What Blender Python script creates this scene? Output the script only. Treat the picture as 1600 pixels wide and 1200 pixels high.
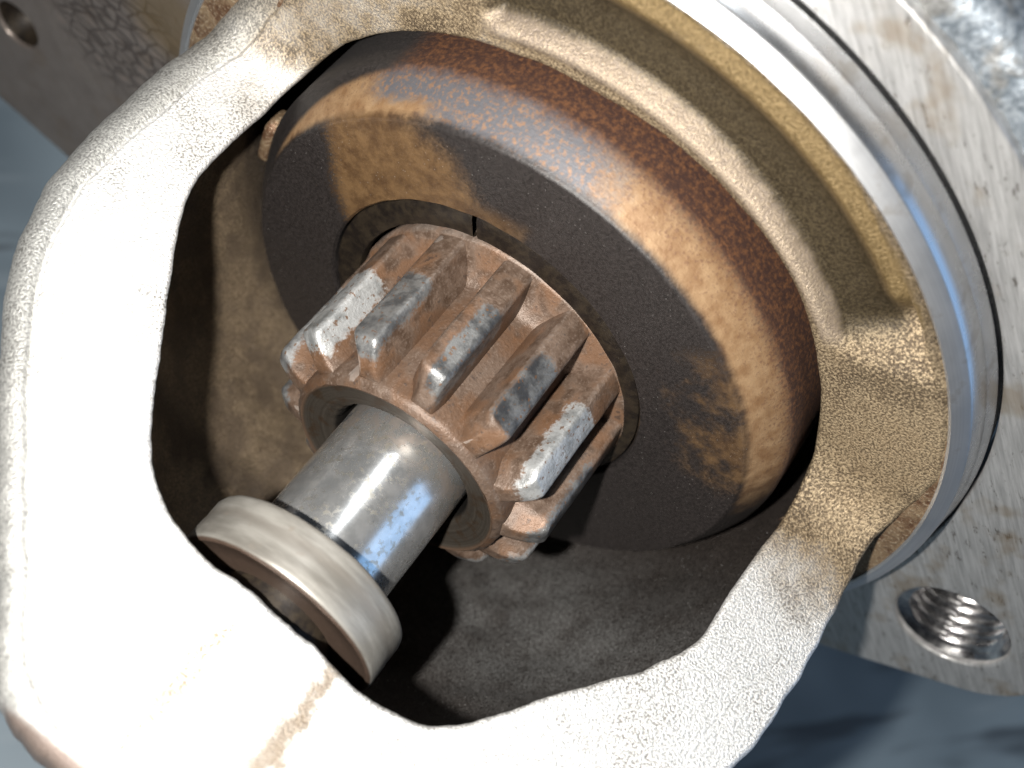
import bpy, math, random
import numpy as np
from mathutils import Vector, Matrix

# ------------------------------------------------------------------ clear
for o in list(bpy.data.objects):
    bpy.data.objects.remove(o, do_unlink=True)
sc = bpy.context.scene
col = sc.collection
MM = 0.001
R = math.radians

# ------------------------------------------------------------------ camera
cam_d = bpy.data.cameras.new('camera')
cam = bpy.data.objects.new('camera', cam_d)
col.objects.link(cam)
cr = Vector((0.5247, -0.7854, 0.3284)).normalized()
cf = Vector((0.5280, 0.0, -0.8492)).normalized()
cr = (cr - cf * cr.dot(cf)).normalized()
cu = cr.cross(cf)
CAM = Vector((-72.61, -3.84, 114.50))
m = Matrix((cr, cu, -cf)).transposed().to_4x4()
m.translation = CAM * MM
cam.matrix_world = m
cam_d.sensor_width = 36.0
cam_d.lens = 45.0
cam_d.clip_start = 0.005
cam_d.clip_end = 50.0
cam_d.dof.use_dof = True
cam_d.dof.focus_distance = 0.122
cam_d.dof.aperture_fstop = 24.0
sc.camera = cam

# ------------------------------------------------------------------ world and lamps
w = bpy.data.worlds.new('World')
sc.world = w
w.use_nodes = True
bg = w.node_tree.nodes['Background']
bg.inputs['Color'].default_value = (0.50, 0.68, 1.0, 1)
bg.inputs['Strength'].default_value = 0.015


def lamp(name, kind, loc, power, color, size, target=None, size_y=None):
    d = bpy.data.lights.new(name, kind)
    d.energy = power
    d.color = color
    if kind == 'AREA':
        d.shape = 'RECTANGLE'
        d.size = size
        d.size_y = size_y or size
    else:
        d.shadow_soft_size = size
    o = bpy.data.objects.new(name, d)
    col.objects.link(o)
    o.location = loc
    if target is not None:
        o.rotation_euler = (Vector(target) - Vector(loc)).to_track_quat('-Z', 'Y').to_euler()
    return o


# the phone's torch, a hand's breadth from the part and a little left of the lens
lamp('phone_torch', 'POINT', (CAM - 22.0 * cr - 3.0 * cu) * MM, 1.8, (1.0, 0.965, 0.91), 0.0022)
# daylight coming in at an open door to the right, and a lamp panel overhead
lamp('door_daylight', 'AREA', (0.26, -0.86, 0.42), 2.1, (0.34, 0.60, 1.0), 0.62, (0, 0, 0.42), 0.95)
TUBE = Vector((0.46, 0.26, 1.2))
tube = lamp('ceiling_panel', 'AREA', TUBE, 2.6, (0.95, 0.98, 1.0), 0.42, None, 0.085)
tz = TUBE.normalized()
tx = Vector((0.9, 0.45, 0.0))
tx = (tx - tz * tx.dot(tz)).normalized()
tube.rotation_euler = Matrix((tx, tz.cross(tx), tz)).transposed().to_euler()

sc.view_settings.view_transform = 'Standard'
sc.view_settings.look = 'None'
sc.view_settings.exposure = 0.0
sc.view_settings.gamma = 1.0
sc.render.engine = 'CYCLES'
sc.cycles.max_bounces = 5
sc.cycles.diffuse_bounces = 1
sc.cycles.glossy_bounces = 3
sc.cycles.transmission_bounces = 0


# ================================================================== helpers
class S:
    """a shader socket with arithmetic"""
    def __init__(s, t, sock):
        s.t = t
        s.k = sock

    def _m(s, op, b=None, c=None, clamp=False):
        n = s.t.nodes.new('ShaderNodeMath')
        n.operation = op
        n.use_clamp = clamp
        s.t.links.new(s.k, n.inputs[0])
        for i, v in ((1, b), (2, c)):
            if v is None:
                continue
            if isinstance(v, S):
                s.t.links.new(v.k, n.inputs[i])
            else:
                n.inputs[i].default_value = v
        return S(s.t, n.outputs[0])

    def __add__(s, b): return s._m('ADD', b)
    def __sub__(s, b): return s._m('SUBTRACT', b)
    def __mul__(s, b): return s._m('MULTIPLY', b)
    def __truediv__(s, b): return s._m('DIVIDE', b)
    __radd__ = __add__
    __rmul__ = __mul__
    def __rsub__(s, b): return s * -1.0 + b
    def abs(s): return s._m('ABSOLUTE')
    def sqrt(s): return s._m('SQRT')
    def sin(s): return s._m('SINE')
    def pow(s, b): return s._m('POWER', b)
    def max(s, b): return s._m('MAXIMUM', b)
    def min(s, b): return s._m('MINIMUM', b)
    def sat(s): return s._m('ADD', 0.0, clamp=True)

    def step(s, a, b):
        """smooth 0..1 as the value goes a -> b"""
        n = s.t.nodes.new('ShaderNodeMapRange')
        n.interpolation_type = 'SMOOTHSTEP'
        s.t.links.new(s.k, n.inputs['Value'])
        lo, hi = (a, b) if a < b else (b, a)
        n.inputs['From Min'].default_value = lo
        n.inputs['From Max'].default_value = hi
        n.inputs['To Min'].default_value = 0.0 if a < b else 1.0
        n.inputs['To Max'].default_value = 1.0 if a < b else 0.0
        return S(s.t, n.outputs['Result'])

    def bump(s, c, wdt):
        """1 at c, fading to 0 at distance wdt"""
        return (s - c).abs().step(wdt, wdt * 0.35)


class Mat:
    def __init__(s, name):
        s.m = bpy.data.materials.new(name)
        s.m.use_nodes = True
        s.t = s.m.node_tree
        s.b = s.t.nodes['Principled BSDF']
        tc = s.t.nodes.new('ShaderNodeTexCoord')
        vm = s.t.nodes.new('ShaderNodeVectorMath')
        vm.operation = 'SCALE'
        vm.inputs['Scale'].default_value = 1000.0
        s.t.links.new(tc.outputs['Object'], vm.inputs[0])
        s.p = vm.outputs[0]
        sp = s.t.nodes.new('ShaderNodeSeparateXYZ')
        s.t.links.new(s.p, sp.inputs[0])
        s.x, s.y, s.z = (S(s.t, sp.outputs[i]) for i in range(3))

    def polar(s):
        s.r = (s.y * s.y + s.z * s.z).sqrt()
        s.a = s.y._m('ARCTAN2', s.z) * (180 / math.pi)      # 0 at the top, positive towards +Y
        return s.r, s.a

    def vec(s, x, y, z):
        n = s.t.nodes.new('ShaderNodeCombineXYZ')
        for i, v in enumerate((x, y, z)):
            if isinstance(v, S):
                s.t.links.new(v.k, n.inputs[i])
            else:
                n.inputs[i].default_value = v
        return n.outputs[0]

    def noise(s, scale, detail=3.0, rough=0.55, vec=None, dist=0.0):
        n = s.t.nodes.new('ShaderNodeTexNoise')
        n.inputs['Scale'].default_value = scale
        n.inputs['Detail'].default_value = detail
        n.inputs['Roughness'].default_value = rough
        n.inputs['Distortion'].default_value = dist
        s.t.links.new(vec or s.p, n.inputs['Vector'])
        return S(s.t, n.outputs['Fac'])

    def voro(s, scale, feature='F1', vec=None, out='Distance', rnd=1.0):
        n = s.t.nodes.new('ShaderNodeTexVoronoi')
        n.feature = feature
        n.inputs['Scale'].default_value = scale
        n.inputs['Randomness'].default_value = rnd
        s.t.links.new(vec or s.p, n.inputs['Vector'])
        return S(s.t, n.outputs[out])

    def attr(s, name):
        n = s.t.nodes.new('ShaderNodeAttribute')
        n.attribute_name = name
        return S(s.t, n.outputs['Fac'])

    def mix(s, f, a, b):
        n = s.t.nodes.new('ShaderNodeMix')
        n.data_type = 'RGBA'
        for i, v in ((0, f), (6, a), (7, b)):
            if isinstance(v, S):
                s.t.links.new(v.k, n.inputs[i])
            elif isinstance(v, tuple):
                n.inputs[i].default_value = (*v, 1)
            else:
                n.inputs[i].default_value = v
        return S(s.t, n.outputs[2])

    def lerp(s, f, a, b):
        return f * (b - a) + a if not isinstance(a, S) and not isinstance(b, S) else (f * b) + ((1.0 - f) * a)

    def done(s, color, rough, metal=0.0, height=None, dist=0.05, strength=1.0, spec=0.5, aniso=None):
        def put(v, k):
            if isinstance(v, S):
                s.t.links.new(v.k, s.b.inputs[k])
            elif isinstance(v, tuple):
                s.b.inputs[k].default_value = (*v, 1)
            else:
                s.b.inputs[k].default_value = v
        put(color, 'Base Color')
        put(rough, 'Roughness')
        put(metal, 'Metallic')
        put(spec, 'Specular IOR Level')
        if height is not None:
            n = s.t.nodes.new('ShaderNodeBump')
            n.inputs['Strength'].default_value = strength
            n.inputs['Distance'].default_value = dist * MM
            s.t.links.new(height.k, n.inputs['Height'])
            s.t.links.new(n.outputs[0], s.b.inputs['Normal'])
        return s.m


def tag(o, label, cat, group=None, kind=None):
    if label: o['label'] = label
    if cat: o['category'] = cat
    if group: o['group'] = group
    if kind: o['kind'] = kind
    return o


def thing(name, label, cat, base):
    o = bpy.data.objects.new(name, None)
    col.objects.link(o)
    o.empty_display_size = 0.01
    o.location = Vector(base) * MM
    return tag(o, label, cat)


def obj(name, verts, faces, mat, parent=None, smooth=True, sharp=None, attrs=None):
    """one mesh object; vertices are given in millimetres from the pinion's back centre"""
    me = bpy.data.meshes.new(name)
    v = np.asarray(verts, float) * MM
    me.from_pydata([tuple(p) for p in v], [], faces)
    me.validate()
    me.update()
    if smooth:
        me.polygons.foreach_set('use_smooth', [True] * len(me.polygons))
        if sharp:
            me.set_sharp_from_angle(angle=R(sharp))
    if attrs:
        for k, a in attrs.items():
            at = me.attributes.new(k, 'FLOAT', 'POINT')
            at.data.foreach_set('value', np.asarray(a, float))
    me.materials.append(mat)
    o = bpy.data.objects.new(name, me)
    col.objects.link(o)
    if parent is not None:
        o.parent = parent
        off = Vector((0, 0, 0))
        q = parent
        while q is not None:
            off += q.location
            q = q.parent
        o.location = -off
    return o


def gridfaces(rows, cols, wrap=False, flip=False):
    f = []
    n = cols if wrap else cols - 1
    for i in range(rows - 1):
        for j in range(n):
            a, b = i * cols + j, i * cols + (j + 1) % cols
            c, d = b + cols, a + cols
            f.append((a, d, c, b) if flip else (a, b, c, d))
    return f


def lathe(prof, n=256, a0=None, a1=None, wob=None):
    """prof: list of (r, X) revolved about the X axis; angle 0 at the top"""
    prof = np.array(prof, float)
    wrap = a0 is None
    an = np.linspace(0, 2 * np.pi, n, endpoint=False) if wrap else np.linspace(R(a0), R(a1), n)
    V = []
    for r, x in prof:
        rr = r if wob is None else r + wob(an, r, x)
        V.append(np.c_[np.full(n, x), rr * np.sin(an), rr * np.cos(an)])
    return np.concatenate(V), gridfaces(len(prof), n, wrap)


def arcp(cr_, cx, rad, d0, d1, n=8):
    """profile arc: centre (cr_, cx), degrees measured from +r towards +X"""
    return [(cr_ + rad * math.cos(R(d)), cx + rad * math.sin(R(d))) for d in np.linspace(d0, d1, n)]


def vnoise(p, seed=0, oct=3):
    """cheap smooth pseudo noise for vertices (mm), about -1..1"""
    rs = np.random.RandomState(seed)
    out = np.zeros(len(p))
    amp = 1.0
    k = 1.0
    for _ in range(oct):
        for _ in range(4):
            d = rs.normal(size=3)
            out += amp * np.sin(p @ d * k + rs.rand() * 6.28) * 0.4
        amp *= 0.55
        k *= 2.1
    return out


# ================================================================== materials
def mat_cast():
    q = Mat('cast_aluminium_lip')
    r, a = q.polar()
    big = q.noise(0.11, 3, 0.6)
    mid = q.noise(0.55, 3, 0.6)
    fine = q.noise(3.9, 3, 0.62)
    # grime gathers where the lip runs back into the round face
    d = q.x - q.y * 0.11 + (big - 0.5) * 14.0 + (mid - 0.5) * 5.0 + (fine - 0.5) * 5.0
    dirt = d.step(-6.0, 5.0)
    dcol = q.mix(fine.step(0.36, 0.64), (0.095, 0.069, 0.043), (0.410, 0.320, 0.205))
    dcol = q.mix(mid.step(0.40, 0.70) * 0.25, dcol, (0.30, 0.215, 0.125))
    dcol = q.mix((big * 0.6 + mid * 0.4).step(0.48, 0.62) * fine.step(0.66, 0.44) * 0.75, dcol, (0.060, 0.043, 0.028))
    # cast recess in the round face: dark olive floor, golden rib, pale inner edge
    rec = a.step(-44.0, -40.0) * a.step(31.0, 27.0) * q.x.step(5.0, 6.3)
    jag = (fine - 0.5) * 1.2 + (mid - 0.5) * 1.6
    floor_ = rec * (r + jag * 0.3).step(36.3, 37.5) * r.step(43.6, 41.8)
    rib = rec * r.step(41.8, 43.4) * a.step(-40.5, -36.5)
    rim_ = rec * (r + jag).step(45.0, 46.2)
    edge = rec * (r + jag * 0.4).bump(36.2, 1.3)
    dcol = q.mix(floor_ * 0.9, dcol, q.mix(fine.step(0.3, 0.7), (0.018, 0.0125, 0.005), (0.036, 0.026, 0.011)))
    dcol = q.mix(rib * 0.9, dcol, q.mix(fine.step(0.3, 0.7), (0.105, 0.070, 0.026), (0.200, 0.138, 0.058)))
    dcol = q.mix(rim_ * 0.85, dcol, q.mix(fine.step(0.4, 0.6), (0.045, 0.034, 0.024), (0.17, 0.13, 0.085)))
    dcol = q.mix(edge * 0.5, dcol, (0.40, 0.33, 0.27))
    sil = q.mix(fine.step(0.34, 0.60), (0.66, 0.66, 0.655), (0.93, 0.93, 0.92))
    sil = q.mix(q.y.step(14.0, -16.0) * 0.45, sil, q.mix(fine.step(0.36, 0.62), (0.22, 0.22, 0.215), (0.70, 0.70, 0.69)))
    sil = q.mix((big.step(0.46, 0.62) * fine.step(0.50, 0.40)) * 0.75, sil, (0.24, 0.22, 0.19))
    c = q.mix(dirt, sil, dcol)
    # two rusty streaks on the nose
    s1 = (q.y + 7.0 + (mid - 0.5) * 3.5).abs().step(1.8, 0.3) * q.x.step(-36.0, -41.0)
    s2 = (q.y - 2.2 + (mid - 0.5) * 3.0).abs().step(1.4, 0.2) * q.x.step(-40.0, -43.0) * fine.step(0.44, 0.56)
    c = q.mix(s1 * (mid * 0.5 + fine * 0.5).step(0.28, 0.50) * 0.85, c, (0.17, 0.12, 0.07))
    c = q.mix(s2 * 0.9, c, (0.22, 0.13, 0.05))
    end = q.x.step(-57.0, -58.0)
    c = q.mix(end * 0.9, c, q.mix(mid, (0.10, 0.065, 0.05), (0.18, 0.12, 0.09)))
    # outer bead: yellowish grey, its shading on the slant put into the colour
    bead = q.attr('bead')
    c = q.mix(bead * (1.0 - end) * 0.75, c, q.mix(fine.step(0.35, 0.65), (0.14, 0.14, 0.13), (0.40, 0.40, 0.375)))
    stain = (dirt * 0.8).max(end).max(s1 * 0.6).max(bead * 0.5)
    h = fine * (1.0 - floor_ * 0.6) + mid * 0.3
    return q.done(c, q.lerp(stain, 0.50, 0.50), q.lerp(stain, 0.68, 0.42), h, 0.20, 0.9)


def mat_cavity():
    q = Mat('sooty_cast_wall')
    mid = q.noise(0.22, 3, 0.6)
    fine = q.noise(4.2, 3, 0.65)
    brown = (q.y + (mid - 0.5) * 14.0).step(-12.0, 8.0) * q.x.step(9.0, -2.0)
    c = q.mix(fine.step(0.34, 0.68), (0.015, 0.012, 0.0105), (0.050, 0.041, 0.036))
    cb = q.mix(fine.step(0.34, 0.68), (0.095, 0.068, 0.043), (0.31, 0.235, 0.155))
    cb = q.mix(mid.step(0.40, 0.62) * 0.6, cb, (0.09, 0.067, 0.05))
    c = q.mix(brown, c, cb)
    band = (q.x * 0.8 + q.y * 0.28 + 11.5 + (mid - 0.5) * 6.0).abs().step(3.4, 0.6) * 0.65
    c = q.mix(band * brown, c, (0.035, 0.026, 0.02))
    # paler grey patch on the low side
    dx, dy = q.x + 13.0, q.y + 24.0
    grey_patch = (dx * dx + dy * dy).sqrt().step(21.0, 3.0) * (mid * 0.7 + fine * 0.5).step(0.28, 0.75)
    c = q.mix(grey_patch * fine.step(0.30, 0.66) * 0.9, c, (0.17, 0.172, 0.17))
    spark = q.voro(1.6).step(0.14, 0.06) * (1.0 - brown * 0.7) * q.noise(0.5, 2).step(0.40, 0.6)
    c = q.mix(spark * 0.8, c, (0.45, 0.44, 0.43))
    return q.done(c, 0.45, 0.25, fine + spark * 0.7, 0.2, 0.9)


def mat_clutch():
    q = Mat('heat_tinted_clutch_steel')
    r, a = q.polar()
    big = q.noise(0.13, 2, 0.6)
    mid = q.noise(0.6, 3, 0.6)
    fine = q.noise(3.0, 3, 0.62)
    aw = a + (big - 0.5) * 22.0 + (mid - 0.5) * 8.0 + (fine - 0.5) * 4.0
    # face: sooty, with tan heat stains
    dark_tone = q.mix(fine.step(0.3, 0.7), (0.0115, 0.0095, 0.009), (0.026, 0.0215, 0.0205))
    tan = q.mix(mid.step(0.25, 0.75), (0.060, 0.031, 0.013), (0.145, 0.084, 0.037))
    ab = a + (big - 0.5) * 8.0 + (mid - 0.5) * 6.0 + (fine - 0.5) * 9.0
    t1 = (ab + r * 1.72 - 110.8).step(3.0, -3.5) * (ab - r * 1.68 + 12.4).step(-6.5, 6.5)
    t2 = ab.step(-31.0, -40.0) * ab.step(-76.0, -66.0) * (r + (mid - 0.5) * 7.0).step(21.5, 26.5) * (big * 0.7 + mid * 0.3).step(0.38, 0.56) * 0.7
    t3 = aw.step(6.0, 16.0) * aw.step(38.0, 26.0) * r.step(23.0, 20.6) * 0.7
    face = q.mix(t1.max(t2).max(t3) * 0.92, dark_tone, tan)
    spk = q.voro(1.7).step(0.10, 0.04) * big.step(0.42, 0.6)
    face = q.mix(spk * 0.5, face, (0.4, 0.38, 0.36))
    # bevel: gold with a blue-grey stretch, both peppered with rust
    gold = q.mix(mid.step(0.2, 0.8), (0.165, 0.085, 0.036), (0.30, 0.195, 0.105))
    pep = (fine + (q.x - 1.5) * 0.035).step(0.54, 0.68)
    gold = q.mix(pep * 0.55, gold, (0.10, 0.045, 0.03))
    blue = q.mix(q.noise(2.3, 2, 0.55).step(0.46, 0.72), (0.095, 0.094, 0.104), (0.215, 0.125, 0.075))
    bl = aw.step(-6.0, 5.0) * aw.step(50.0, 42.0) * (q.x + (mid - 0.5) * 2.0).step(0.0, 1.4)
    bl = bl.max(aw.step(-6.0, 5.0) * aw.step(36.0, 28.0))
    sh = q.mix(bl, gold, blue)
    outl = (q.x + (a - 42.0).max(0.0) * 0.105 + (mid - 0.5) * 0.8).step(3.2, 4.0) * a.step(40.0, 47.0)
    dk = (a + (mid - 0.5) * 10.0).step(-66.0, -84.0).max(a.step(74.0, 84.0)).max(outl)  # darker at the bottom, far left and along the left outer bevel
    sh = q.mix(dk, sh, dark_tone)
    # cylinder behind: dark rust
    rust = q.mix(q.noise(2.0, 3, 0.7).step(0.40, 0.72), (0.036, 0.015, 0.010), (0.125, 0.052, 0.020))
    rust = q.mix(dk, rust, dark_tone)
    e = (mid - 0.5) * 1.6 + (fine - 0.5) * 0.8
    onsh = (q.x + e * 0.35).step(-0.80, 0.05)
    oncyl = (q.x + e).step(2.0, 4.2)
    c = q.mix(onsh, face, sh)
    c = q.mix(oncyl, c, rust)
    ro = q.lerp(onsh, 0.50, 0.58) + oncyl * 0.15 + (fine - 0.5) * 0.2
    me = (onsh * 0.15 + 0.1) * (1.0 - oncyl * 0.8)
    ring = q.noise(1.0, 2, 0.6, vec=q.vec(r * 3.5, q.x * 3.5, a * 0.01))
    return q.done(c, ro, me, fine * 0.7 + ring * 0.35 + spk * 0.6, 0.09, 0.8)


def mat_pinion():
    q = Mat('rusted_pinion_steel')
    r, a = q.polar()
    mid = q.noise(0.6, 3, 0.62)
    fine = q.noise(3.2, 3, 0.65)
    lump = q.noise(0.30, 2)
    rs = q.mix(mid.step(0.28, 0.72), (0.070, 0.042, 0.027), (0.175, 0.124, 0.094))
    rs = q.mix(fine.step(0.5, 0.72) * 0.5, rs, (0.24, 0.185, 0.15))
    rs = q.mix(lump.step(0.46, 0.62) * 0.55, rs, (0.165, 0.078, 0.034))
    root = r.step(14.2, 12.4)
    rs = q.mix(root * (mid * 0.6 + lump * 0.4).step(0.40, 0.62) * 0.5, rs, (0.045, 0.027, 0.017))  # grime in the tooth roots, also darkening the valleys in place of shade
    rs = q.mix((mid + fine * 0.5).step(0.86, 0.98) * 0.7, rs, (0.045, 0.032, 0.027))
    w0 = q.attr('wear')
    wear = (w0 + (fine - 0.5) * 1.0 + (mid - 0.5) * 0.8).step(0.28, 0.74)
    tone = q.attr('tone')
    gm = q.t.nodes.new('ShaderNodeNewGeometry')
    rubbed = (S(q.t, gm.outputs['Pointiness']) + (fine - 0.5) * 0.03).step(0.525, 0.575)     # edges rubbed to bare steel
    rs = q.mix(rubbed * 0.45, rs, (0.34, 0.30, 0.27))
    st = q.mix(mid.step(0.35, 0.65), (0.045, 0.046, 0.050), (0.17, 0.17, 0.168))
    br = q.mix(mid.step(0.3, 0.6), (0.30, 0.31, 0.31), (0.56, 0.57, 0.57))
    stl = q.mix(tone, st, br)
    spots = q.noise(1.9, 2, 0.6).step(0.60, 0.68)
    stl = q.mix(spots * 0.8, stl, (0.20, 0.10, 0.045))
    c = q.mix(wear, rs, stl)
    return q.done(c, q.lerp(wear, 0.50, 0.40) + (fine - 0.5) * 0.2, q.lerp(wear, 0.22, 0.6),
                  fine * 0.8 + mid * 0.7 - wear * 0.3, 0.12, 0.8)


def mat_bore():
    q = Mat('turned_oily_steel')
    r, a = q.polar()
    v = q.vec(r * 2.6, 0.0, q.x * 0.4)
    ring = q.noise(1.0, 3, 0.6, vec=v)
    mid = q.noise(0.7, 3)
    c = q.mix(ring.step(0.2, 0.8), (0.048, 0.040, 0.032), (0.095, 0.082, 0.068))
    c = q.mix(mid.step(0.50, 0.66) * 0.7, c, (0.06, 0.036, 0.02))
    c = q.mix(r.step(8.2, 7.7), c, (0.022, 0.02, 0.018))
    c = q.mix(r.step(11.0, 11.3), c, (0.16, 0.105, 0.072))
    return q.done(c, 0.42, 0.6, ring * 0.4 + q.noise(3.0, 3), 0.04, 0.6)


def mat_shaft():
    q = Mat('polished_shaft_steel')
    r, a = q.polar()
    sm = q.noise(0.55, 3, 0.65)
    sp = q.noise(1.5, 3, 0.6)
    c = q.mix(sm.step(0.35, 0.7), (0.66, 0.67, 0.67), (0.86, 0.86, 0.85))
    st = sp.step(0.50, 0.64) * q.noise(0.25, 2).step(0.36, 0.55)
    c = q.mix(st * 0.5, c, (0.34, 0.29, 0.19))
    lines = q.noise(1.0, 2, vec=q.vec(q.x * 7.0, 0.0, 0.0))
    pit = q.voro(0.9).step(0.06, 0.02)
    c = q.mix(pit, c, (0.08, 0.07, 0.06))
    rust = q.x.step(-20.5, -18.2) * sm.step(0.42, 0.6)
    c = q.mix(rust * 0.45, c, (0.34, 0.21, 0.13))
    return q.done(c, 0.21 + st * 0.16 + (sm - 0.5) * 0.10 + rust * 0.15, 0.88, lines * 0.4 + sp * 0.25 - pit, 0.012, 0.6)


def mat_collar():
    q = Mat('dull_collar_steel')
    r, a = q.polar()
    v = q.vec(q.x * 1.2, q.y * 0.22, q.z * 0.22)
    sm = q.noise(0.55, 4, 0.6, vec=v)
    fine = q.noise(3.0, 3)
    bandc = (q.x + 33.6 + (sm - 0.5) * 1.6).abs().step(0.9, 0.15)
    c = q.mix(sm.step(0.3, 0.7), (0.165, 0.155, 0.137), (0.300, 0.288, 0.262))
    c = q.mix(bandc * 0.5, c, (0.155, 0.138, 0.118))
    c = q.mix(q.noise(0.5, 3).step(0.60, 0.70) * 0.5, c, (0.22, 0.19, 0.16))
    back = (q.x.step(-36.55, -36.75)).max(r.step(10.3, 10.1) * q.x.step(-36.0, -36.4))
    c = q.mix(back, c, q.mix(fine, (0.045, 0.030, 0.022), (0.085, 0.058, 0.044)))  # end face darkened, the lip's shade put into its colour
    return q.done(c, 0.42 + (fine - 0.5) * 0.08, q.lerp(back, 0.35, 0.2), sm * 0.6 + fine * 0.3, 0.05, 0.5)


def mat_machined():
    q = Mat('machined_aluminium')
    r, a = q.polar()
    ln = q.noise(1.0, 3, 0.6, vec=q.vec(q.x * 4.5, r * 4.5, a * 0.02))
    mid = q.noise(0.35, 3, 0.6)
    c = q.mix(ln, (0.50, 0.51, 0.53), (0.66, 0.67, 0.68))
    c = q.mix(mid.step(0.58, 0.72) * 0.45, c, (0.34, 0.31, 0.27))
    cham = q.x.step(7.75, 7.4)
    return q.done(c, q.lerp(cham, 0.27, 0.48) + (mid - 0.5) * 0.14, 0.95, ln * 0.6 + mid * 0.2, 0.03, 0.5)


def mat_flange():
    q = Mat('brushed_flange_metal')
    r, a = q.polar()
    v = q.vec(q.x, (q.y * 0.75 + q.z * 0.66) * 0.16, (q.z * 0.75 - q.y * 0.66) * 2.2)
    ln = q.noise(1.0, 4, 0.65, vec=v)
    mid = q.noise(0.16, 3, 0.6)
    pit = q.noise(0.9, 5, 0.7, vec=q.vec(q.x, (q.y * 0.75 + q.z * 0.66) * 0.5, (q.z * 0.75 - q.y * 0.66) * 1.6))
    c = q.mix(ln.step(0.3, 0.7), (0.38, 0.378, 0.375), (0.56, 0.558, 0.555))
    c = q.mix(pit.step(0.58, 0.68) * 0.75, c, (0.10, 0.085, 0.07))
    c = q.mix(mid.step(0.52, 0.70) * 0.5, c, (0.26, 0.18, 0.09))
    left = q.y.step(40.0, 50.0)
    c = q.mix(left * 0.8, c, q.mix(q.noise(0.25, 3, 0.6), (0.14, 0.10, 0.08), (0.31, 0.25, 0.21)))
    # flaking paint by the housing wall
    crk = q.voro(0.42, 'DISTANCE_TO_EDGE', vec=q.vec(q.x, q.y, q.z * 1.7))
    pm = left * ((q.y - 60.0) * (q.y - 60.0) + (q.z + 14.0) * (q.z + 14.0)).sqrt().step(13.0, 7.0)
    c = q.mix(pm * crk.step(0.12, 0.03) * 0.6, c, (0.05, 0.035, 0.03))
    c = q.mix(pm * crk.step(0.2, 0.5) * 0.5, c, (0.45, 0.34, 0.28))
    och = left * ((q.y - 53.0) * (q.y - 53.0) + (q.z + 6.0) * (q.z + 6.0)).sqrt().step(8.0, 3.0)
    c = q.mix(och * 0.5, c, (0.26, 0.17, 0.06))
    return q.done(c, 0.42 + (ln - 0.5) * 0.15, 0.75, ln * 0.6 - pit.step(0.58, 0.68) * 0.5 - pm * crk.step(0.14, 0.03), 0.08, 0.7)


def mat_roughcast():
    q = Mat('sandcast_aluminium')
    fine = q.noise(1.3, 3, 0.65)
    mid = q.noise(0.30, 3, 0.6)
    c = q.mix(fine.step(0.35, 0.65), (0.15, 0.18, 0.21), (0.36, 0.40, 0.44))
    c = q.mix(mid.step(0.52, 0.66) * 0.6, c, (0.22, 0.20, 0.17))
    return q.done(c, 0.5, 0.7, fine + mid * 0.3, 0.2, 0.7)


def mat_thread():
    q = Mat('bright_cut_thread')
    n = q.noise(1.2, 3, 0.6)
    c = q.mix(n.step(0.35, 0.65), (0.42, 0.41, 0.42), (0.66, 0.65, 0.64))
    return q.done(c, 0.24 + (n - 0.5) * 0.15, 1.0, n, 0.03, 0.4)


def mat_rustface():
    q = Mat('grimy_round_face')
    mid = q.noise(0.5, 3, 0.65)
    fine = q.noise(2.4, 3, 0.6)
    c = q.mix(mid.step(0.35, 0.65), (0.12, 0.062, 0.034), (0.27, 0.19, 0.115))
    c = q.mix(fine.step(0.5, 0.7) * 0.6, c, (0.52, 0.42, 0.30))
    return q.done(c, 0.5, 0.5, fine + mid, 0.2, 0.8)


def mat_dark():
    q = Mat('sooty_steel')
    n = q.noise(0.8, 3, 0.65)
    c = q.mix(n.step(0.35, 0.65), (0.012, 0.009, 0.0075), (0.032, 0.024, 0.016))
    return q.done(c, 0.45, 0.4, n, 0.08, 0.6)


def mat_floor():
    q = Mat('blue_grey_floor')
    n = q.noise(0.014, 3, 0.6)
    st = q.noise(1.0, 3, 0.6, vec=q.vec((q.x * 0.7 + q.y * 0.7) * 0.075, (q.y * 0.7 - q.x * 0.7) * 0.012, 0.0))
    c = q.mix(n.step(0.35, 0.68), (0.10, 0.135, 0.165), (0.22, 0.28, 0.325))
    c = q.mix(st.step(0.56, 0.70) * 0.4, c, (0.30, 0.35, 0.39))
    c = q.mix(st.step(0.44, 0.36) * 0.7, c, (0.03, 0.036, 0.046))
    return q.done(c, 0.45, 0.0, n, 1.5, 0.4)


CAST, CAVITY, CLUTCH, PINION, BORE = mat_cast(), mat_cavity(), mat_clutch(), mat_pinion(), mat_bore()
SHAFT, COLLAR, MACH, FLANGE = mat_shaft(), mat_collar(), mat_machined(), mat_flange()
ROUGH, THREAD, RUSTF, DARK, FLOOR = mat_roughcast(), mat_thread(), mat_rustface(), mat_dark(), mat_floor()

# ================================================================== setting
nf = 60
g = np.linspace(-1500, 1500, nf)
gx, gy = np.meshgrid(g, g, indexing='ij')
P = np.c_[gx.ravel(), gy.ravel(), np.full(nf * nf, -112.0)]
P[:, 2] += 0.6 * vnoise(P * 0.02, 3)
fl = obj('floor', P, gridfaces(nf, nf, flip=True), FLOOR)
fl['kind'] = 'structure'

# ================================================================== housing
hs = thing('drive_housing', 'cast aluminium drive housing with large nose window around the pinion gear', 'housing', (0, 0, -60))
H, XA, KF = 9.0, 6.4, 7.0
AL = R(40.0)
T = np.array([math.cos(AL), 0, math.sin(AL)])
NN = np.array([-math.sin(AL), 0, math.cos(AL)])
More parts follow.
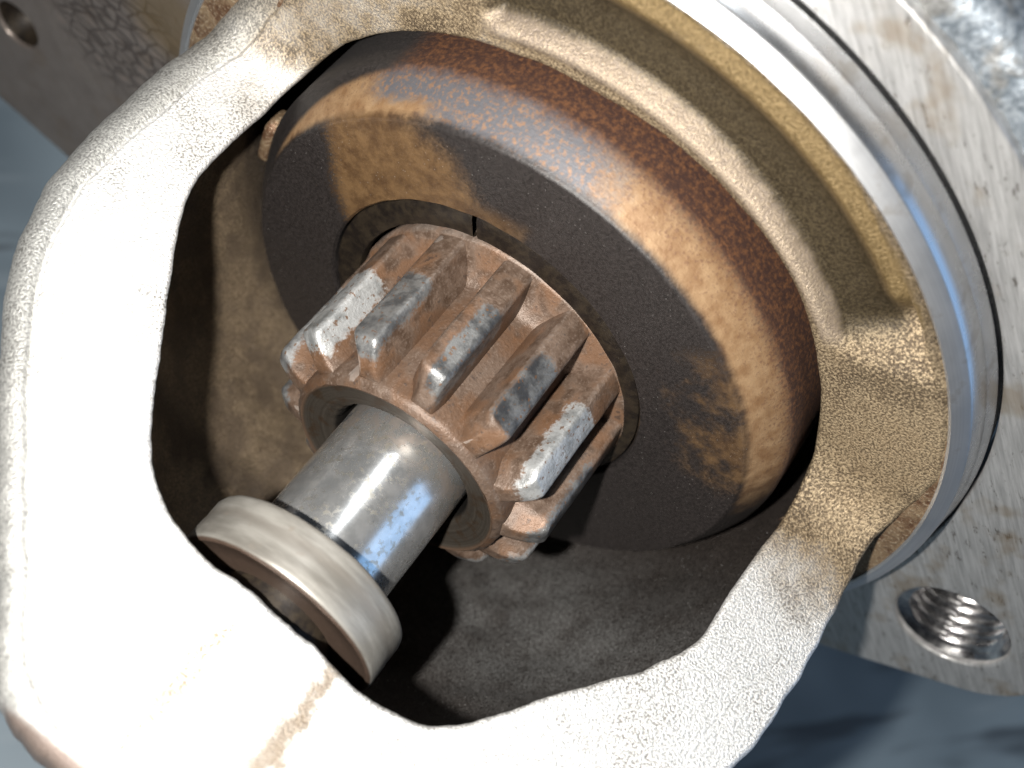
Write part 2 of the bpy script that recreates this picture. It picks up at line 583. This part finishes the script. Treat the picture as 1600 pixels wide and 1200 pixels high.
# window edge, as (u, v): u runs up the slope between lip plane and round face, v is across
INNER = [(-5.62, 30.2), (-3.94, 31.26), (-2.36, 32.02), (-0.72, 32.24), (1.25, 32.37), (3.34, 32.4), (5.58, 32.32), (7.84, 32.45), (9.95, 32.12), (12.42, 31.34), (14.32, 30.33), (15.87, 29.4), (16.88, 28.27), (18.23, 26.93), (19.91, 24.68), (20.97, 22.95), (22.42, 20.03), (23.62, 17.07), (24.46, 13.98), (25.34, 10.99), (25.81, 7.77), (26.27, 4.59), (26.66, 1.38), (26.69, -3.84), (26.06, -9.68), (24.95, -15.02), (23.15, -19.72), (19.62, -25.13), (18.1, -27.13), (15.66, -29.45), (12.29, -32.12), (9.32, -33.25), (6.38, -33.58), (2.79, -33.09), (-0.52, -32.73), (-2.98, -32.55), (-4.8, -32.57), (-6.58, -32.35), (-8.27, -31.5), (-10.22, -29.85), (-11.08, -29.56), (-12.97, -27.36), (-15.45, -24.88), (-17.38, -22.92), (-20.17, -20.4), (-22.03, -18.57), (-23.05, -17.26), (-23.9, -15.82), (-24.21, -14.41), (-24.49, -12.63), (-24.69, -10.78), (-24.67, -8.31), (-24.43, -6.64), (-24.14, -4.51), (-24.19, -2.52), (-24.07, 0.06), (-23.95, 2.23), (-23.96, 4.06), (-24.18, 5.88), (-24.11, 7.59), (-23.77, 9.6), (-23.31, 11.98), (-22.62, 13.78), (-21.41, 15.93), (-20.18, 17.44), (-17.49, 20.09), (-15.17, 22.07), (-12.8, 24.14), (-9.71, 26.83), (-7.18, 29.05)]


def smooth01(t):
    t = min(max(t, 0.0), 1.0)
    return t * t * (3 - 2 * t)


def uv(x, y, z):
    return (x * T[0] + z * T[2], y)


OUTER = []
for th in np.linspace(-63, 63, 60):
    OUTER.append(uv(XA, 46.4 * math.sin(R(th)), 46.4 * math.cos(R(th))))
half = [(6.3, 42.2, 16.0), (5.5, 42.3, 12.6), (3.0, 42.4, 10.2), (0.0, 42.3, 9.0), (-6, 42.0, 9), (-16, 41.3, 9), (-20, 40.7, 9), (-23, 39.8, 9),
        (-27, 38.0, 9), (-31, 35.5, 9), (-36, 31.2, 9), (-43, 24.9, 9), (-50, 18.3, 9), (-54.5, 14.4, 9), (-57.0, 11.9, 9), (-57.7, 9.8, 9), (-58.2, 6, 9), (-58.5, 3, 9)]
for p in half:                                                           # the rolled bead stands out on this side
    k_ = smooth01((10.0 - p[0]) / 12.0)
    b_ = 0.8 + 1.3 * smooth01((p[0] + 34.0) / 34.0)
    sl = smooth01((-18.0 - p[0]) / 14.0)
    OUTER.append(uv(p[0] - 0.7 * b_ * k_ * sl, p[1] + b_ * k_ * (1 - 0.35 * sl), p[2]))
OUTER.append(uv(-58.6, 0, 9))
for p in reversed(half):
    o_ = 0.7 * smooth01((4.0 - p[0]) / 8.0) + 0.9 * smooth01((-10.0 - p[0]) / 14.0)
    OUTER.append(uv(p[0] - 0.4 * o_ * (p[0] < -24), -p[1] - o_, p[2]))
CEN = np.array([0.5, 0.0])
NS = 1080
PH = np.linspace(-np.pi, np.pi, NS, endpoint=False)


def polar_fn(pts):
    q = np.array(pts) - CEN
    a = np.arctan2(q[:, 1], q[:, 0])
    r = np.hypot(q[:, 0], q[:, 1])
    o = np.argsort(a)
    a, r = a[o], r[o]
    return np.interp(PH, np.r_[a[-1] - 2 * np.pi, a, a[0] + 2 * np.pi], np.r_[r[-1], r, r[0]])


def smooth(v, k):
    ker = np.hanning(2 * k + 1)
    ker /= ker.sum()
    return np.convolve(np.r_[v[-k:], v, v[:k]], ker, 'valid')


rin = smooth(polar_fn(INNER), 9)
rout = smooth(polar_fn(OUTER), 4)
ring3 = np.c_[np.cos(PH) * rin, np.sin(PH) * rin, PH * 0]
lipw = np.clip((20.0 - (CEN[0] + np.cos(PH) * rin)) / 20.0, 0, 1)           # rough edge on the lips, cleaner round the bore
rin = rin + (0.035 * vnoise(ring3 * 1.1, 5) + 0.02 * vnoise(ring3 * 3.0, 6)) * (0.35 + 0.65 * lipw)
rout = rout + 0.08 * vnoise(ring3 * 1.3, 8)


def lift(u, v):
    """point on the smooth concave corner between lip plane Z=H and round face X=XA"""
    lo = np.full(len(u), -80.0)
    hi = np.full(len(u), 80.0)
    for _ in range(44):
        h = (lo + hi) / 2
        x = u * T[0] + h * NN[0]
        z = u * T[2] + h * NN[2]
        d1, d2 = z - H, XA - x
        k = np.maximum(KF - np.abs(d1 - d2), 0) / KF
        d = np.minimum(d1, d2) - k * k * KF * 0.25
        hi = np.where(d > 0, h, hi)
        lo = np.where(d > 0, lo, h)
    h = (lo + hi) / 2
    return np.c_[u * T[0] + h * NN[0], v, u * T[2] + h * NN[2]]


def smst(v, a, b):
    t = np.clip((v - a) / (b - a), 0, 1)
    return t * t * (3 - 2 * t)


def sinterp(v, xp, fp):
    xs = np.linspace(xp[0] - 2, xp[-1] + 2, 400)
    ys = np.interp(xs, xp, fp)
    k = np.hanning(25)
    ys = np.convolve(np.r_[[ys[0]] * 12, ys, [ys[-1]] * 12], k / k.sum(), 'valid')
    return np.interp(v, xs, ys)


def rim_surface():
    rows, bead = [], []
    mid_xyz = lift(CEN[0] + np.cos(PH) * rin, np.sin(PH) * rin)
    wa = np.clip((mid_xyz[:, 2] - 9.2) / 5.0, 0, 1)                         # 0 on the lips, 1 round the bore
    down = np.c_[wa, 0 * wa, wa - 1.0]
    down /= np.linalg.norm(down, axis=1)[:, None]
    # inner wall and rolled inner edge
    for e, dep in ((2.6, 7.0), (1.7, 4.5), (0.9, 2.5), (0.35, 1.2), (0.08, 0.6), (0.1, 0.32), (0.24, 0.11), (0.42, 0.02)):
        r = rin + e * np.where(e > 0.6, 1 - wa, 1.0)
        p = lift(CEN[0] + np.cos(PH) * r, np.sin(PH) * r)
        cut = dep * (1 - 0.55 * wa * (dep > 3))
        rows.append(p + down * cut[:, None] if np.ndim(cut) else p + down * cut)
        bead.append(PH * 0)
    side = np.sin(PH)
    left = smst(side, -0.15, 0.25)
    bw = 0.9 + left * (1.5 + 3.0 * smst(mid_xyz[:, 0], -30.0, 0.0)) * (1 - smst(np.cos(PH), 0.80, 0.93))              # width of the rolled outer bead
    bw = np.where(np.cos(PH) < -0.985, 1.4, bw)
    bw = smooth(bw, 30)
    bw = bw * (1 - 0.85 * smst(np.cos(PH), 0.80, 0.92))
    K = 64
    for i in range(K + 1):
        s = i / K
        r = (rin + 0.55) * (1 - s) + (rout - bw) * s
        p = lift(CEN[0] + np.cos(PH) * r, np.sin(PH) * r)
        # curved recess cast into the round face
        rr = np.hypot(p[:, 1], p[:, 2])
        an = np.degrees(np.arctan2(p[:, 1], p[:, 2]))
        ends = smst(an, -47.0 + (rr - 41) * -0.35, -39.0 + (rr - 41) * -0.35) * (1 - smst(an, 26.5, 30.0))
        ribw = smst(an, -40.0, -34.5)
        dep = sinterp(rr, [35.0, 35.7, 36.3, 36.9, 37.6, 40.8, 41.8, 42.6, 43.4, 45.4, 46.2], [0, -0.3, -0.15, 0.9, 1.6, 1.8, 1.65, 1.1, 0.55, 1.1, 0.5])
        dep0 = sinterp(rr, [35.0, 35.7, 36.3, 36.9, 37.6, 44.0, 45.4, 46.2], [0, -0.3, -0.15, 0.9, 1.6, 3.2, 1.8, 0.3])
        p[:, 0] += (dep * ribw + dep0 * (1 - ribw)) * ends
        p += 0.012 * vnoise(p * 0.8, 11)[:, None] * np.array([[-0.5, 0, 0.8]])
        # shallow casting step on the nose beside the streak
        rows.append(p)
        bead.append(PH * 0)
    crease = rows[-1].copy()
    for j, t in enumerate((0.04, 0.08, 0.13, 0.19, 0.27, 0.36, 0.46, 0.56, 0.66, 0.75, 0.83, 0.90, 0.955, 0.985, 1.0)):
        r = rout - bw + bw * t
        p = lift(CEN[0] + np.cos(PH) * r, np.sin(PH) * r)
        q_ = max((t - 0.30) / 0.70, 0.0)
        dr = 1.05 * bw * (1 - math.sqrt(max(1 - q_ * q_, 0.0))) + 0.42 * left * math.exp(-((t - 0.08) / 0.09) ** 2)
        p = p + down * dr[:, None]
        p += 0.012 * vnoise(p * 0.8, 11)[:, None] * np.array([[-0.5, 0, 0.8]])
        rows.append(p)
        bead.append(left * float(smst(t, 0.02, 0.14)) * (1 - wa * 0.6))
    # outer skirt, curling in under the nose
    last = rows[-1]
    for dep, k in ((1.5, 1.0), (3.5, 1.0), (5.0, 0.985), (9, 0.97), (16, 0.95), (24, 0.90), (33, 0.80), (42, 0.62), (47, 0.40)):
        p = last.copy()
        dd = np.where(wa > 0.5, np.minimum(dep, 1.5), dep)
        p = p + down * dd[:, None]
        kk = np.where(wa > 0.5, 1.0, k)
        p[:, 1] *= kk
        nose = p[:, 0] < 0
        p[:, 0] = np.where(nose, p[:, 0] * (1 - (1 - kk) * 0.8), p[:, 0])
        rows.append(p)
        bead.append(left * 0.8)
    V = np.concatenate(rows)
    return V, gridfaces(len(rows), NS, True), np.concatenate(bead)


V, F, B = rim_surface()
obj('nose_casting', V, F, CAST, hs, attrs={'bead': B})

# the hollow inside the nose: half round behind, closing round the shaft end in front
sel = [lift(np.array([a]), np.array([b]))[0] for a, b in INNER]
lipc = [p for p in sel if p[0] < 1.0]
yp = sorted([p for p in lipc if p[1] >= 0], key=lambda p: -p[0] + 0 * p[1])
ang = [(math.atan2(p[1], -(p[0] - 2.0)), math.hypot(p[1], p[0] - 2.0)) for p in lipc]
ang.sort()
aa = np.array([t[0] for t in ang])
rr_ = np.array([t[1] for t in ang])
NA = 260
pa = np.linspace(-R(88), R(88), NA)
pr = np.interp(pa, aa, rr_)
pr = np.convolve(np.r_[[pr[0]] * 4, pr, [pr[-1]] * 4], np.ones(9) / 9, 'valid')
bx, by = 2.0 - np.cos(pa) * pr, np.sin(pa) * pr
xs_b = np.array([30, 22, 14, 8, 4])
cx = np.r_[xs_b, bx, xs_b[::-1]]
cy = np.r_[np.full(5, -33.15), by, np.full(5, 33.15)]
rows = []
for zz in np.r_[8.6, np.linspace(7, -20, 28), np.linspace(-21, -34.28, 26)]:
    k = math.sqrt(max(34.3 ** 2 - zz ** 2, 0.0)) / 33.1
    x = np.where(cx < 2.0, 2.0 + (cx - 2.0) * (k if zz < 0 else 1 + (k - 1) * 0.5), cx)
    k *= 1.012 + 0.055 * float(smst(zz, -12.0, 6.0))
    rows.append(np.c_[x - 2.0 * (cx < -8) * float(smst(zz, -12.0, 6.0)), cy * k, np.full(len(cx), zz)])
P = np.concatenate(rows)
P[:, 2] += 0.05 * np.minimum(P[:, 2], 0) * -1.0 * smst(-P[:, 0], 0.0, 12.0)
P += 0.10 * vnoise(P * 0.9, 21)[:, None] * np.array([[0.3, 0.3, 0.9]])
obj('nose_hollow', P, gridfaces(len(rows), len(cx)), CAVITY, hs)
# bore above the clutch
V, F = lathe([(34.45, 7.6), (34.45, 12), (34.6, 20), (34.6, 30)], 160, -78, 78)
obj('bore_wall', V, F, CAVITY, hs)
V, F = lathe([(34.6, 29.5), (20, 29.6), (6, 29.7), (0.3, 29.8)], 128)
obj('bulkhead', V, F, CAVITY, hs)
# round face that shows outside the lips, with the machined spigot and the flange behind it
V, F = lathe([(36.0, 6.9), (40.0, 6.75), (44.0, 6.7), (46.8, 6.62), (47.0, 6.9)], 256, 56, 304)
obj('round_face', V + 0.06 * vnoise(V * 1.2, 31)[:, None] * np.array([[1.0, 0, 0]]), F, RUSTF, hs)
V, F = lathe([(46.0, 7.2), (46.35, 6.5), (46.6, 6.36), (47.95, 7.45), (48.1, 7.7), (48.55, 10.1), (48.52, 10.25), (48.95, 11.55), (49.0, 11.8), (48.8, 12.4), (48.8, 15.5)], 320)
V += 0.012 * vnoise(V * 0.5, 33)[:, None]
obj('spigot_ring', V, F, MACH, hs, sharp=25)


# mounting flange outline: hull of body and two ears
def hull(pts):
    pts = sorted(set((round(a, 4), round(b, 4)) for a, b in pts))
    def half_(ps):
        o = []
        for p in ps:
            while len(o) > 1 and (o[-1][0] - o[-2][0]) * (p[1] - o[-2][1]) - (o[-1][1] - o[-2][1]) * (p[0] - o[-2][0]) <= 0:
                o.pop()
            o.append(p)
        return o
    a, b = half_(pts), half_(pts[::-1])
    return a[:-1] + b[:-1]


def circ(c, r, n, ph=0.0):
    return [(c[0] + r * math.cos(2 * math.pi * i / n + ph), c[1] + r * math.sin(2 * math.pi * i / n + ph)) for i in range(n)]


HR, HL = (-60.2, -4.2), (75.1, -27.6)
outline = hull(circ((0, 0), 55.7, 160) + circ(HR, 12.2, 72) + circ(HL, 19.0, 72))
X0F, X1F = 12.35, 22.0
cu_ = bpy.data.curves.new('flange_outline', 'CURVE')
cu_.dimensions = '2D'
cu_.fill_mode = 'BOTH'
cu_.extrude = (X1F - X0F) / 2 * MM
cu_.bevel_depth = 0.35 * MM
cu_.bevel_resolution = 2
cu_.offset = -0.35 * MM
for pts in (outline, circ((0, 0), 49.3, 200), circ(HR, 6.55, 72), circ(HL, 3.3, 48)):
    sp = cu_.splines.new('POLY')
    sp.points.add(len(pts) - 1)
    for i, (a, b) in enumerate(pts):
        sp.points[i].co = (a * MM, b * MM, 0, 1)
    sp.use_cyclic_u = True
tmp = bpy.data.objects.new('flange_outline', cu_)
col.objects.link(tmp)
bpy.context.view_layer.update()
dg = bpy.context.evaluated_depsgraph_get()
me = bpy.data.meshes.new_from_object(tmp.evaluated_get(dg))
cv = np.empty(len(me.vertices) * 3)
me.vertices.foreach_get('co', cv)
cv = cv.reshape(-1, 3) / MM
FV = np.c_[cv[:, 2] + (X0F + X1F) / 2, cv[:, 0], cv[:, 1]]
FF = [tuple(p.vertices) for p in me.polygons]
bpy.data.objects.remove(tmp)
bpy.data.curves.remove(cu_)
bpy.data.meshes.remove(me)
flg = obj('mounting_flange', FV, FF, FLANGE, hs, smooth=True, sharp=30)


def thread(c, rad, pitch, depth, x0, x1, n=96):
    """helical V thread on the wall of a hole along X"""
    turns = int((x1 - x0) / pitch)
    per = 8
    rows = []
    R0 = rad + 0.75
    for i, (r, x) in enumerate([(R0, x0 + 0.02), (rad - 0.15, x0 + 1.0)]):
        a = np.linspace(0, 2 * np.pi, n, endpoint=False)
        rows.append(np.c_[np.full(n, x), c[0] + r * np.cos(a), c[1] + r * np.sin(a)])
    a = np.linspace(0, 2 * np.pi, n, endpoint=False)
    for i in range(turns * per):
        ph = i / per
        x = x0 + 1.1 + ph * pitch
        f = (ph + a / (2 * np.pi)) % 1.0
        tri = np.abs(f * 2 - 1)
        r = rad - depth * np.clip(tri * 1.25 - 0.1, 0, 1)
        rows.append(np.c_[np.full(n, x), c[0] + r * np.cos(a), c[1] + r * np.sin(a)])
    rows.append(np.c_[np.full(n, x + 0.1), np.full(n, c[0]), np.full(n, c[1])])
    return np.concatenate(rows), gridfaces(len(rows), n, True, flip=True)


V, F = thread(HR, 6.2, 1.55, 0.85, X0F - 0.05, X1F - 0.2)
obj('threaded_hole', V, F, THREAD, flg, sharp=60)
V, F = lathe([(3.35, 0.02), (3.15, 0.5), (3.15, 9.4), (0.05, 9.45)], 48)
V = V + np.array([X0F, HL[0], HL[1]])
obj('bolt_hole', V, F, DARK, flg)
# rough cast rim above the flange, then the yoke of the motor
V, F = lathe([(55.4, 21), (55.4, 13.4), (55.9, 13.1), (58.3, 13.6), (59.3, 14.2), (59.7, 15.6), (59.7, 24), (50, 24.5)], 220, -62, 62)
obj('flange_rim', V + 0.12 * vnoise(V * 0.8, 41)[:, None] * np.array([[1.0, 0.2, 0.5]]), F, ROUGH, hs)
V, F = lathe([(20, 22.2), (46, 22.2), (47, 23), (47, 90), (45, 92), (0.5, 92)], 128)
obj('motor_yoke', V, F, DARK, hs, sharp=40)

# ================================================================== clutch
cl = thing('overrunning_clutch', 'dark heat-stained clutch drum with golden rim behind the pinion teeth', 'clutch', (10, 0, -33))
prof = [(18.85, 3.0), (18.85, -0.55), (19.1, -0.88), (24, -0.95), (28.8, -0.92)]
prof[-1] = (29.1, -0.93)
for t in np.linspace(0, 1, 7):                                                   # eased corner, then a slightly convex bevel
    prof.append((29.35 + 0.42 * t, -0.92 + 0.30 * t ** 2))
for t in np.linspace(0.12, 1, 9):
    prof.append((29.77 + 2.5 * t + 0.16 * math.sin(math.pi * t), -0.62 + 3.8 * t))
prof += [(32.48, 3.6), (32.56, 4.2)]
prof += [(32.62, 6.0), (32.7, 12), (32.8, 24), (31.5, 25), (14, 25.2)]
V, F = lathe(prof, 320)
rv = np.hypot(V[:, 1], V[:, 2])
ecc = (1 - smst(rv, 21.0, 28.0)) * (V[:, 0] < 4)
V[:, 1] += 1.2 * ecc
V[:, 2] += 0.7 * ecc
V += 0.035 * vnoise(V * 0.7, 51)[:, None] * np.array([[1.0, 0.3, 0.3]])
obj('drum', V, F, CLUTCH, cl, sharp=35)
V, F = lathe([(15.6, 0.4), (15.8, -0.42), (16.3, -0.52), (18.1, -0.50), (18.6, -0.34), (18.7, 0.2), (18.7, 2.0)], 200, 24.6, 383.0)
V = V + np.array([0, 1.2, 0.7])
obj('retaining_washer', V + 0.03 * vnoise(V * 0.8, 52)[:, None], F, DARK, cl, sharp=40)
# small lug of the shift fork, left of the drum
fk = thing('shift_fork_lug', 'small brown metal lug left of the clutch drum edge', 'lug', (5.0, 33.0, -2))
lv = []
for k, (hx, hy) in enumerate(((1.6, 1.5), (1.8, 1.7), (1.8, 1.7), (1.4, 1.3))):
    zc = (-4, -3, 1.2, 2.0)[k]
    for i in range(12):
        t = 2 * math.pi * i / 12
        c_, s_ = math.cos(t), math.sin(t)
        lv.append((5.4 + hx * abs(c_) ** 0.6 * np.sign(c_), 33.2 + hy * 0.5 * abs(s_) ** 0.6 * np.sign(s_), zc))
lf = gridfaces(4, 12, True) + [tuple(range(36, 48))]
obj('lug_tip', lv, lf, RUSTF, fk)

# ================================================================== pinion
pn = thing('pinion_gear', 'rusty brown pinion gear with thirteen teeth worn bright near their tips', 'gear', (-8, 0, -17))
prof = [(8.9, 1.5), (16.3, 1.2), (16.55, 0.9), (16.55, -0.25), (16.35, -0.55)]
for s in np.linspace(0, 1, 10):
    prof.append((12.25 + 3.9 * (1 - s) ** 2.4, -0.65 - 2.7 * s))
prof += [(12.2, -9), (12.2, -14), (12.2, -16.6), (12.1, -17.15), (11.75, -17.55), (11.35, -17.8)]


def hubwob(an, r, x):
    low = np.exp(-((np.degrees(an) % 360 - 195) / 70) ** 2)
    return 0.05 * np.sin(an * 7 + x) + 0.04 * np.sin(an * 23 + x * 2.0) + low * 0.12 * np.sin(an * 41 + x * 3)


V, F = lathe(prof, 260, wob=hubwob)
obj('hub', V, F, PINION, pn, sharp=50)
V, F = lathe([(11.4, -17.82), (11.2, -17.78), (11.05, -17.6), (10.7, -17.5), (9.4, -17.3), (8.2, -17.0), (7.75, -16.5), (7.6, -15.4), (7.5, -13.5), (7.0, -13.0), (6.0, -12.8)], 200,
             wob=lambda an, r, x: (0.05 * np.sin(an * 5 + x) + 0.12 * np.exp(-((np.degrees(an) - 75) / 30.0) ** 2) * np.sin(an * 31 + x * 5)) if r < 8.0 else 0.02 * np.sin(an * 9))
obj('bore_bushing', V, F, BORE, pn)

TOOTH0, PITCH = 8.6, 360.0 / 13
WEAR = {0: (0.14, 0, 'flank'), 1: (0.20, 0, 'tip'), 2: (0.9, 0, 'tip'), 12: (0.05, 0, 'mid'), 11: (0.85, 0, 'tip'), 3: (0.5, 0, 'tip'), 10: (0.1, 0, 'tip'), 4: (0.2, 0, 'tip')}


def make_tooth(k):
    rs = np.random.RandomState(100 + k)
    NX, NW = 64, 33
    th0 = R(TOOTH0 + k * PITCH) + R(rs.uniform(-0.5, 0.5))
    xs = np.r_[np.linspace(0.0, -12.8, 40), np.linspace(-13.0, -16.95, 24)]
    s = np.linspace(-1, 1, NW)
    tone, _, kind = WEAR.get(k, (0.4, 0.3, 'tip'))
    wl = rs.uniform(5.6, 7.0)
    V, A, Tn = [], [], []
    for x in xs:
        f = np.clip((-15.0 - x) / 1.95, 0, 1)
        g_ = smst(-x, 14.2, 16.7)
        rt = 16.25 - 3.6 * f ** 2.0                                                 # blunt lead-in
        wt_l, wt_r = 1.62 * (1 - 0.75 * g_), 1.62 * (1 - 0.12 * f)                  # left flank is bevelled at the lead-in
        wr_l, wr_r = 2.05 * (1 - 0.55 * g_), 2.05 * (1 - 0.12 * f)
        r0 = 11.7
        row = []
        for q in s:
            # section: flank (|q|>0.42) and tip land, corners eased
            sgn = 1 if q > 0 else -1
            wt, wr = (wt_l, wr_l) if sgn > 0 else (wt_r, wr_r)
            aq = abs(q)
            if aq < 0.42:
                wq, rq = wt * (aq / 0.42) * 0.93, rt + 0.05 * (1 - (aq / 0.42) ** 2)
                if aq > 0.33:
                    rq -= 0.14 * ((aq - 0.33) / 0.09) ** 2
            else:
                t = (aq - 0.42) / 0.58
                rq = rt - 0.16 - (rt - 0.16 - r0) * t
                wq = wt + (wr - wt) * (t ** 1.5) + 0.06 * math.sin(math.pi * t)
            row.append((wq * sgn, rq))
        row = np.array(row)
        an = th0 + row[:, 0] / np.maximum(row[:, 1], 11) 
        V.append(np.c_[np.full(NW, x), row[:, 1] * np.sin(an), row[:, 1] * np.cos(an)])
        tip = np.abs(s) < 0.44
        right = (s <= -0.30) & (s > -0.80)
        leftf = (s >= 0.25) & (s < 0.62)
        along = 1.0 if -16.4 < x < -wl else 0.0
        if kind == 'tip':
            wv = along * (((s < (0.62 if tone > 0.8 else 0.44)) & (s > (-0.74 if tone > 0.8 else -0.54))) * 1.0)
        elif kind == 'flank':
            wv = along * ((((s < 0.10) & (s > -0.70)) * 1.0))
        else:
            wv = along * ((s < 0.40) & (s > -0.44)) * (1.0 if x > -15.2 else 0.0)
        A.append(wv)
        Tn.append(np.full(NW, tone))
    V = np.array(V)
    A = np.array(A, float)
    for _ in range(4):                                                               # soften the worn outline
        A[1:-1] = (A[:-2] + A[1:-1] + A[2:]) / 3
        A[:, 1:-1] = (A[:, :-2] + 2 * A[:, 1:-1] + A[:, 2:]) / 4
    V = V.reshape(-1, 3)
    n = V.copy()
    n[:, 0] = 0
    n /= np.linalg.norm(n, axis=1)[:, None]
    V = V + n * (0.03 * vnoise(V * 0.7, 60 + k) - 0.09 * A.ravel())[:, None]
    F = gridfaces(NX, NW, flip=False)
    F.append(tuple(range((NX - 1) * NW, NX * NW)))
    return V, F, A.ravel(), np.concatenate(Tn)


for k in range(13):
    V, F, A, Tn = make_tooth(k)
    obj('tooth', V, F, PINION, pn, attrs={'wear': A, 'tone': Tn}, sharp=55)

# ================================================================== shaft
sh = thing('output_shaft', 'polished steel output shaft running out of the pinion bore to a grey stop collar', 'shaft', (-30, 0, -11))
V, F = lathe([(7.0, -12.0), (7.0, -17), (7.0, -24), (7.0, -30.4), (6.9, -30.8), (6.75, -31.0), (6.75, -33.0)], 192)
obj('shaft_rod', V, F, SHAFT, sh)
V, F = lathe([(6.2, -33.0), (6.2, -50.0), (5.6, -51.0), (0.1, -51.0)], 96)
obj('shaft_end', V, F, DARK, sh, sharp=40)
V, F = lathe([(6.8, -31.6), (9.9, -31.45), (10.35, -31.5), (10.6, -31.72), (10.68, -32.1), (10.66, -33.3), (10.60, -33.7), (10.68, -34.2), (10.7, -36.3), (10.62, -36.62), (10.4, -36.85),
              (10.25, -36.88), (10.1, -36.82), (9.9, -36.65), (8.0, -36.6), (6.1, -36.58)], 224)
obj('stop_collar', V + 0.03 * vnoise(V * 0.6, 71)[:, None], F, COLLAR, sh, sharp=45)
